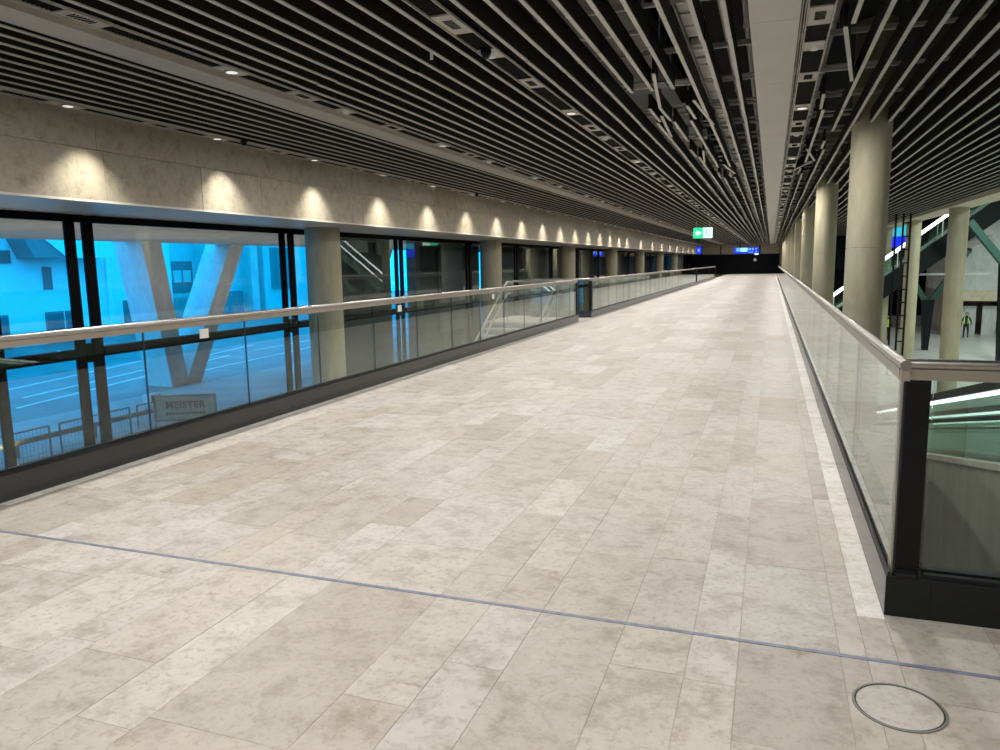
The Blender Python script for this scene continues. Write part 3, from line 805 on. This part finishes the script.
# branching steel supports
def tree(label, bx, by, ztop, w, arms):
    t = thing('branching_support', label, 'support', (bx, by, LOW))
    MB().hexa([(bx - w*0.26, by - 0.2, LOW), (bx + w*0.26, by - 0.2, LOW), (bx + w*0.26, by + 0.2, LOW), (bx - w*0.26, by + 0.2, LOW)],
              [(bx - w/2, by - 0.3, ztop), (bx + w/2, by - 0.3, ztop), (bx + w/2, by + 0.3, ztop), (bx - w/2, by + 0.3, ztop)]).build('trunk', 'dark_steel', t)
    for ax, az in arms:
        a = Vector((bx + (w*0.22 if ax > bx else -w*0.22), by, ztop - 0.1)); b = Vector((ax, by, az))
        MB().bar(a, b, w * 0.42, 0.5, 0, (0, 1, 0)).build('arm', 'green_steel', t)
        MB().lathe([(0.16, az - 0.15), (0.2, az), (0.16, az + 0.15)], ax, by, 12).build('node', 'dark_steel', t, smooth=True)
    return t
tree('dark green Y-shaped steel support standing between the concourse columns', 9.05, 51.8, -0.9, 0.62, ((7.4, 1.6), (11.0, 2.0)))
tree('tall dark branching steel support at the right edge of the picture', 11.75, 46.4, 1.3, 0.8, ((9.8, 3.5), (13.4, 3.6)))
# roof plane and big sloping soffits of the hall
t = thing('sloping_soffit', 'dark grey sloping underside above the concourse supports', 'soffit', (12, 58, 2))
MB().hexa([(7.6, 53.2, 0.9), (12.6, 53.2, 2.6), (12.6, 61.4, 2.6), (7.6, 61.4, 0.9)], [(7.6, 53.2, 1.2), (12.6, 53.2, 2.95), (12.6, 61.4, 2.95), (7.6, 61.4, 1.2)]).build('underside_panel', 'concrete_grey', t)
MB().bar((6.9, 53.0, 0.6), (12.5, 53.0, 0.6), 0.12, 0.12).build('tie_beam', 'galvanised', t)
# concrete block with a dark entrance
hb = thing('concrete_block', 'pale concrete block over a dark entrance at the back of the concourse', 'wall block', (14, 63, LOW))
MB().box(12.0, 20.0, 62.0, 70, -0.75, 4.2).build('upper_wall', 'concrete_hall', hb)
MB().box(12.0, 12.9, 62.0, 70, LOW, -0.75).build('left_pier', 'concrete_grey', hb)
MB().box(16.0, 20.0, 62.0, 70, LOW, -0.75).build('right_pier', 'concrete_grey', hb)
MB().box(12.9, 16.0, 66, 66.2, LOW, -0.75).build('entrance_back', 'concrete_grey', hb)
MB().box(12.9, 16.0, 61.9, 62.3, -1.5, -0.75).build('lintel', 'beige_board', hb)
for k in range(2):
    d = thing('door_leaf', 'grey panel leaning in the dark entrance, %s one' % ('left' if k == 0 else 'right'), 'panel', (13.6 + 1.3*k, 62.8, LOW))
    MB().box(13.2 + 1.3*k, 14.1 + 1.3*k, 62.7, 62.78, LOW, -1.9).build('sheet', 'concrete_hall', d)
    MB().box(13.2 + 1.3*k, 14.1 + 1.3*k, 62.66, 62.7, -2.0, -1.9).build('top_edge', 'galvanised', d)
MB().box(12.6, 13.1, 61.5, 61.98, 1.7, 4.2).build('dark_recess', 'dark_steel', hb)
# dark back of the concourse
t = thing('dark_partition', 'black partition wall behind the branching supports', 'partition', (9, 72, LOW))
MB().box(2.2, 12.0, 70, 70.3, LOW, 0.8).build('lower_screen', 'hoarding', t)
MB().box(2.2, 32.0, 74, 74.3, LOW, 6.4).build('upper_screen', 'dark_steel', t)
for k in range(4):
    MB().box(6.0 + 1.5*k, 7.3 + 1.5*k, 69.6, 69.95, LOW, LOW + 0.9).build('bench_block', 'frame_grey', t)
sc = thing('steel_mast', 'slim dark steel ladder mast between the first railing column and the outer row', 'mast', (5.7, 40, LOW))
for x in (5.75, 6.05):
    MB().box(x - 0.04, x + 0.04, 39.9, 40.0, LOW, 3.66).build('upright', 'black_metal', sc)
for k in range(12):
    MB().box(5.75, 6.05, 39.93, 39.97, LOW + 0.4 + 0.62*k, LOW + 0.46 + 0.62*k).build('rung', 'black_metal', sc)
pl = thing('steel_pole', 'single thin black pole beside the ladder mast', 'pole', (5.45, 40, LOW))
MB().tube([(5.45, 40, LOW), (5.45, 40, 3.66)], 0.045, 8).build('shaft', 'black_metal', pl, smooth=True)
MB().lathe([(0.12, LOW), (0.12, LOW + 0.03)], 5.45, 40, 12).build('foot_plate', 'black_metal', pl)
sg = thing('departure_screen', 'lit blue and teal screen high up in the concourse', 'screen', (7.0, 58, 3.2))
MB().box(6.6, 8.9, 58.05, 58.25, 2.3, 4.4).build('housing', 'dark_steel', sg)
MB().box(6.65, 8.85, 58.0, 58.05, 3.1, 4.35).build('teal_face', 'screen_teal', sg)
MB().box(6.65, 8.85, 58.0, 58.05, 2.35, 3.08).build('blue_face', 'sign_blue', sg)
MB().tube([(7.75, 58.15, 4.4), (7.75, 58.15, 6.5)], 0.04, 8).build('hanger_rod', 'dark_steel', sg)
# hall luminaires
for k, (x, y) in enumerate(((12, 12), (12, 26), (12, 40), (16, 52), (22, 24), (22, 42))):
    z = 6.2 if x > 8 else LOW + 5.6
    if x < 8: z = H - 0.2
    t = thing('linear_light', 'long white linear luminaire under the hall roof, %s from the viewer' % ORD[k], 'light', (x, y, z), 'hall luminaires')
    MB().box(x - 0.1, x + 0.1, y - 0.9, y + 0.9, z, z + 0.06).build('housing', 'galvanised', t)
    MB().box(x - 0.08, x + 0.08, y - 0.88, y + 0.88, z - 0.015, z).build('diffuser', 'led_cool', t)
    d = bpy.data.lights.new('hall_lamp', 'AREA'); d.shape = 'RECTANGLE'; d.size = 0.2; d.size_y = 1.8
    d.energy = HALL_W if x > 8 else HALL_W * 0.35; d.color = (0.86, 1.0, 0.92)
    o = bpy.data.objects.new('hall_lamp', d); COL.objects.link(o); o.location = (x, y, z - 0.03)

# ------------------------------------------------------------------ people in the concourse
def person(label, x, y, rz, vest, arm_out=0.0, step=0.08):
    t = thing('person', label, 'person', (x, y, LOW))
    t.rotation_euler = (0, 0, rz)
    V, E, R = [], [], []
    def add(p, r, par=None):
        V.append(p); R.append(r)
        if par is not None: E.append((par, len(V)-1))
        return len(V)-1
    pel = add((0, 0, 0.95), 0.15)
    wst = add((0, 0, 1.12), 0.13, pel); ch = add((0, 0.0, 1.34), 0.155, wst); nk = add((0, 0, 1.50), 0.06, ch)
    hd_ = add((0, -0.015, 1.58), 0.075, nk); h2 = add((0, -0.02, 1.68), 0.092, hd_); add((0, -0.01, 1.755), 0.06, h2)
    add((0, -0.115, 1.655), 0.018, h2)
    add((0.088, -0.005, 1.66), 0.016, h2); add((-0.088, -0.005, 1.66), 0.016, h2)
    for s in (-1, 1):
        sh = add((s*0.18, 0, 1.42), 0.065, ch); el = add((s*(0.24 + arm_out), 0.03, 1.13), 0.045, sh); wr = add((s*(0.22 + arm_out), -0.10, 0.90), 0.03, el)
        pm = add((s*(0.215 + arm_out), -0.13, 0.83), 0.03, wr)
        for q in range(4):
            a = add((s*(0.215 + arm_out), -0.16 + 0.018*q, 0.775 - 0.004*(q in (1, 2))), 0.009, pm); add((s*(0.205 + arm_out), -0.155 + 0.016*q, 0.735), 0.008, a)
        add((s*(0.19 + arm_out), -0.165, 0.83), 0.011, pm)
        hp = add((s*0.095, 0, 0.86), 0.095, pel); kn = add((s*0.11, -0.02 + s*step, 0.49), 0.065, hp); an = add((s*0.12, 0.03 + s*step*1.4, 0.09), 0.045, kn); add((s*0.13, -0.12 + s*step*1.4, 0.045), 0.042, an)
    me = bpy.data.meshes.new('body'); me.from_pydata(V, E, [])
    o = bpy.data.objects.new('body', me); COL.objects.link(o); o.parent = t
    me.materials.append(M['cloth_dark'])
    md = o.modifiers.new('skin', 'SKIN'); md.use_smooth_shade = True
    for sv, r in zip(me.skin_vertices[0].data, R): sv.radius = (r, r)
    me.skin_vertices[0].data[0].use_root = True
    o.modifiers.new('sub', 'SUBSURF').levels = 1
    o.modifiers['sub'].render_levels = 1
    def child(mb, nm, mt):
        c = bpy.data.objects.new(nm, mb.mesh(nm, mt, True)); COL.objects.link(c); c.parent = t
        return c
    child(MB().lathe([(0.04, 1.56), (0.085, 1.60), (0.10, 1.67), (0.085, 1.735), (0.03, 1.77)], 0, -0.025, 16), 'face', 'skin')
    child(MB().lathe([(0.09, 1.66), (0.108, 1.70), (0.095, 1.76), (0.04, 1.795)], 0, 0.0, 16), 'hair', 'hair')
    for s in (-1, 1):
        child(MB().lathe([(0.036, 0.74), (0.042, 0.82), (0.036, 0.9)], s*(0.215 + arm_out), -0.12, 10), 'hand', 'skin')
    if vest:
        child(MB().lathe([(0.185, 0.98), (0.18, 1.12), (0.20, 1.34), (0.15, 1.46), (0.09, 1.5)], 0, 0, 20, cap=False), 'hivis_vest', 'hivis')
    else:
        for s in (-1, 1):
            child(MB().bar((s*0.10, -0.165, 1.02), (s*0.12, -0.15, 1.45), 0.05, 0.02, 0, (0, 1, 0)), 'hivis_stripe', 'hivis')
    return t
person('person in a yellow hi-vis vest beside the nearest railing column', 7.62, 56.9, 0.3, True)
person('person in dark clothes with pale hi-vis stripes standing before the dark entrance', 13.0, 60.2, -0.3, False, 0.05)

# ------------------------------------------------------------------ outside: street, V column, buildings
struct(MB().box(-120, XG - 0.02, -60, 160, LOW - 0.4, LOW - 0.02).build('floor_street', 'road'), 'asphalt street outside the glazing')
tag(MB().box(-26.5, -12.85, -10, 60, LOW - 0.02, LOW + 0.03).box(-12.85, XG - 0.25, -10, 19.85, LOW - 0.02, LOW + 0.03).build('pavement', 'road_pale'), 'pale pavement strip outside the left glazing', 'pavement')
struct(MB().box(-28.3, XG - 0.2, -12, 90, 2.95, 3.6).build('ceiling_overhang', 'overhang_concrete'), 'concrete overhang outside the glazing')
vc = thing('v_column', 'large V-shaped concrete pillar outside the left glazing', 'pillar', (-28, 29, LOW))
def leg(yb0, yb1, yt0, yt1, xb=(-28.9, -27.3), xt=(-28.95, -27.3)):
    MB().hexa([(xb[0], yb0, LOW - 0.02), (xb[1], yb0, LOW - 0.02), (xb[1], yb1, LOW - 0.02), (xb[0], yb1, LOW - 0.02)],
              [(xt[0], yt0, 2.97), (xt[1], yt0, 2.97), (xt[1], yt1, 2.97), (xt[0], yt1, 2.97)]).build('leg', 'concrete_pale', vc)
leg(28.3, 29.4, 27.1, 28.3); leg(29.2, 30.3, 33.2, 34.3)
vc2 = thing('v_column', 'second V-shaped concrete pillar farther along outside the glazing', 'pillar', (-28, 46, LOW))
for a in ((45.2, 46.4, 43.2, 44.4), (46.2, 47.3, 50.5, 51.6)):
    MB().hexa([(-28.9, a[0], LOW - 0.02), (-27.3, a[0], LOW - 0.02), (-27.3, a[1], LOW - 0.02), (-28.9, a[1], LOW - 0.02)],
              [(-28.9, a[2], 2.97), (-27.3, a[2], 2.97), (-27.3, a[3], 2.97), (-28.9, a[3], 2.97)]).build('leg', 'concrete_outside', vc2)

hs = thing('house', 'white house with steep eaves and small windows across the street', 'house', (-58, 40, LOW))
MB().box(-66, -54, 22, 49.6, LOW - 0.02, 7.5).build('wall', 'render_white', hs)
MB().box(-66, -55.0, 49.6, 58, LOW - 0.02, 7.0).build('side_wall', 'render_white', hs)
MB().box(-54.02, -53.8, 49.35, 49.75, LOW - 0.02, 2.8).build('corner_pilaster', 'line_white', hs)
for y0, y1, z0, z1 in ((43.4, 44.2, 0.25, 2.05), (45.9, 46.7, 0.25, 2.15), (39.4, 40.9, 2.3, 3.3), (36.0, 36.8, 0.25, 2.05)):
    f = MB().box(-54.0, -53.92, y0, y1, z0, z1).build('window', 'frame_grey', hs)
    MB().box(-53.94, -53.90, y0 + 0.08, y1 - 0.08, z0 + 0.08, z1 - 0.08).build('pane', 'window_grey', f)
for y0, y1 in ((43.3, 44.9), (45.1, 46.7), (38.6, 40.2)):
    f = MB().box(-54.0, -53.9, y0, y1, LOW - 0.02, -1.5).build('door', 'frame_grey', hs)
    MB().box(-53.92, -53.87, y0 + 0.12, y1 - 0.12, LOW + 0.2, -1.7).build('pane', 'window_grey', f)
f = MB().box(-55.0, -54.88, 51.9, 53.3, -3.9, -1.0).build('door', 'frame_grey', hs)
MB().box(-54.9, -54.84, 52.05, 53.15, -3.7, -1.2).build('pane', 'window_grey', f)
MB().prism([(42.12, 4.27), (48.3, 4.20), (48.7, 2.72), (44.18, 2.71)], 'x', -53.98, -52.0).build('gable_board', 'line_white', hs)
MB().prism([(40.5, 4.6), (42.11, 4.27), (44.17, 2.71), (41.4, 2.70)], 'x', -53.98, -52.1).build('eaves_soffit', 'frame_grey', hs)
MB().prism([(22, 7.4), (49.8, 7.4), (36, 11)], 'x', -66, -53.6).build('roof', 'window_grey', hs)

b2_ = thing('concrete_building', 'concrete building with a dark window band behind the V pillar', 'building', (-66, 72, LOW))
MB().box(-76, -62, 58.5, 110, LOW - 0.02, 9).build('wall', 'concrete_outside', b2_)
MB().box(-62, -61.9, 60.5, 68.5, -0.9, 2.6).build('window_band', 'window_grey', b2_)
for k in range(5):
    MB().box(-61.9, -61.86, 61.2 + 1.45*k, 62.4 + 1.45*k, 0.3, 1.6).build('pane', 'panel_white', b2_)
for yy in (69.2, 77.2, 79.6):
    MB().box(-62, -60.6, yy, yy + 1.3, LOW - 0.02, 9).build('pilaster', 'concrete_outside', b2_)
f = MB().box(-62, -61.8, 81.5, 87.5, -1.0, 4.4).build('window', 'frame_grey', b2_)
for k in range(3):
    MB().box(-61.82, -61.76, 81.8 + 1.9*k, 83.5 + 1.9*k, -0.6, 4.1).build('pane', 'window_grey', f)
MB().box(-62, -61.6, 72.5, 76.6, LOW - 0.02, -1.0).build('gate', 'frame_grey', b2_)
MB().box(-62, -58, 60, 68, LOW - 0.02, -1.3).build('low_annex', 'concrete_grey', b2_)
wg = thing('dark_backdrop', 'added dark wall close outside that darkens the farther windows', 'building', (-13.3, 60, LOW))  # added backdrop, its dark colour makes the farther windows look dark
for ya_, yb_ in ((19.9, 23.2), (25.2, 31.6), (33.4, 100.9)):
    MB().box(-12.8, -12.4, ya_, yb_, LOW - 0.02, 2.94).build('wall', 'backdrop_wall', wg)
for k in range(10):  # window boxes on the added backdrop
    f = MB().box(-12.4, -12.3, 27.0 + 7.0*k, 29.4 + 7.0*k, -1.0, 2.2).build('window', 'frame_grey', wg)
    MB().box(-12.32, -12.28, 27.15 + 7.0*k, 29.25 + 7.0*k, -0.85, 2.05).build('pane', 'window_grey', f)
for i, (ux, uy) in enumerate(((-20.5, 15.0), (-22.5, 24.0), (-22.0, 34.0), (-22.0, 46.0))):
    t = thing('added_uplight', 'added ground uplight that warms the overhang outside, %s' % ORD[i], 'uplight', (ux, uy, LOW + 0.03), 'added uplights')
    MB().lathe([(0.17, LOW + 0.03), (0.16, LOW + 0.05)], ux, uy, 20).build('bezel', 'galvanised', t, smooth=True)
    MB().lathe([(0.12, LOW + 0.04), (0.12, LOW + 0.056)], ux, uy, 20).build('lens', 'lamp_disc', t)
    o = lamp_spot(ux, uy, LOW + 0.08, OVER_W, math.radians(150), 0.6, PI, 0.0, (1.0, 0.74, 0.46), 0.08)  # added warm spot that tints the overhang and V column
# markings and rails on the street
for i, (a, b, w) in enumerate((((-34.5, 24.5), (-38.6, 42.0), 0.16), ((-31.8, 24.0), (-36.4, 46.0), 0.16), ((-29.6, 22.0), (-33.6, 40.0), 0.18), ((-29.9, 32.0), (-31.5, 52.0), 0.16), ((-33.9, 43.0), (-34.5, 70.0), 0.16))):
    tag(MB().bar((a[0], a[1], LOW - 0.02), (b[0], b[1], LOW - 0.02), w, 0.03).build('lane_line', 'line_white'),
        '%s pale line on the street outside, counted from the left' % ('first second third fourth fifth'.split()[i]), 'lane line', 'street lines')
for i, (a, b) in enumerate((((-46.5, 33.6), (-43.0, 33.0)), ((-44.0, 37.4), (-48.5, 39.6)))):
    tag(MB().bar((a[0], a[1], LOW - 0.02), (b[0], b[1], LOW - 0.02), 0.18, 0.03).build('lane_mark', 'line_white'), 'short white stroke on the road before the white house, %s one' % ('left', 'right')[i], 'road mark', 'short road strokes')
# site fence, low wall and sign board
gr = thing('guard_rail', 'low dark guard rail behind the wire site fence', 'guard rail', (-21.3, 14, LOW))
MB().box(-21.35, -21.25, 4, 22, LOW + 0.42, LOW + 0.58).build('beam', 'frame_grey', gr)
for k in range(7):
    MB().box(-21.42, -21.35, 4.5 + 2.8*k, 4.6 + 2.8*k, LOW + 0.03, LOW + 0.56).build('post', 'frame_grey', gr)
for i, (y0, y1) in enumerate(((9.9, 12.62), (12.90, 15.0), (15.26, 15.85))):
    t = thing('site_fence', 'wire site fence panel outside the glazing, %s' % ('leftmost', 'middle one', 'rightmost, next to the sign board')[i], 'fence', (-16, (y0+y1)/2, LOW), 'site fence panels')
    zt = -2.0
    for yy in (y0, y1):
        MB().tube([(-16, yy, LOW + 0.03), (-16, yy, zt)], 0.024, 8).build('post', 'frame_grey', t, smooth=True)
        MB().box(-16.3, -15.7, yy - 0.11, yy + 0.11, LOW + 0.03, LOW + 0.16).build('foot_block', 'concrete_grey', t)
    for zz in (zt, LOW + 0.25):
        MB().tube([(-16, y0, zz), (-16, y1, zz)], 0.02, 8).build('rail', 'frame_grey', t, smooth=True)
    w = MB(); q = y0 + 0.1
    while q < y1:
        w.tube([(-16, q, LOW + 0.25), (-16, q, zt)], 0.004, 4, cap=False); q += 0.1
    for zz in (-3.3, -2.6): w.tube([(-16, y0, zz), (-16, y1, zz)], 0.005, 4)
    w.build('wire_mesh', 'frame_grey', t)
A = Vector((-17.5, 17.35, 0)); B = Vector((-15.9, 18.2, 0)); d = (B - A).normalized(); nrm = Vector((d.y, -d.x, 0))
sb = thing('sign_board', 'beige site sign board with dark red lettering outside the glazing', 'sign', tuple(((A + B)/2)[:2]) + (LOW,))
def brd(u0, u1, z0, z1, off, th, nm, mt):
    a = A + d*u0 + nrm*off; b = A + d*u1 + nrm*off
    MB().bar((a.x, a.y, (z0+z1)/2), (b.x, b.y, (z0+z1)/2), th, z1 - z0).build(nm, mt, sb)
Lb = (B - A).length
brd(0, Lb, -2.95, -2.15, 0, 0.04, 'board', 'board_white')
for u0, u1, z0, z1 in ((0, Lb, -2.20, -2.15), (0, Lb, -2.95, -2.90), (0, 0.05, -2.95, -2.15), (Lb - 0.05, Lb, -2.95, -2.15)):
    brd(u0, u1, z0, z1, 0.03, 0.02, 'frame', 'frame_grey')
for u in (0.2, Lb - 0.2): brd(u - 0.04, u + 0.04, LOW + 0.03, -2.2, -0.06, 0.06, 'post', 'galvanised')
mid = (A + B)/2 + nrm*0.03
rot = Matrix((d, Vector((0, 0, 1)), nrm)).transposed().to_4x4()
text_mesh('MEISTER', 0.30, 0.004, 'letter_red', 'lettering', sb, (mid.x, mid.y, -2.47), rot)
for k in range(13):
    u = Lb/2 - 0.58 + 0.09*k
    brd(u, u + 0.065, -2.76, -2.68, 0.025, 0.01, 'small_letter', 'letter_dark')
t = thing('road_barrier', 'small white and red barrier box on the street', 'barrier', (-24.5, 24.2, LOW))
MB().box(-24.7, -24.3, 23.9, 24.5, LOW + 0.03, LOW + 0.45).build('body', 'paper_white', t)
MB().box(-24.29, -24.27, 24.0, 24.2, LOW + 0.1, LOW + 0.4).build('red_field', 'letter_red', t)
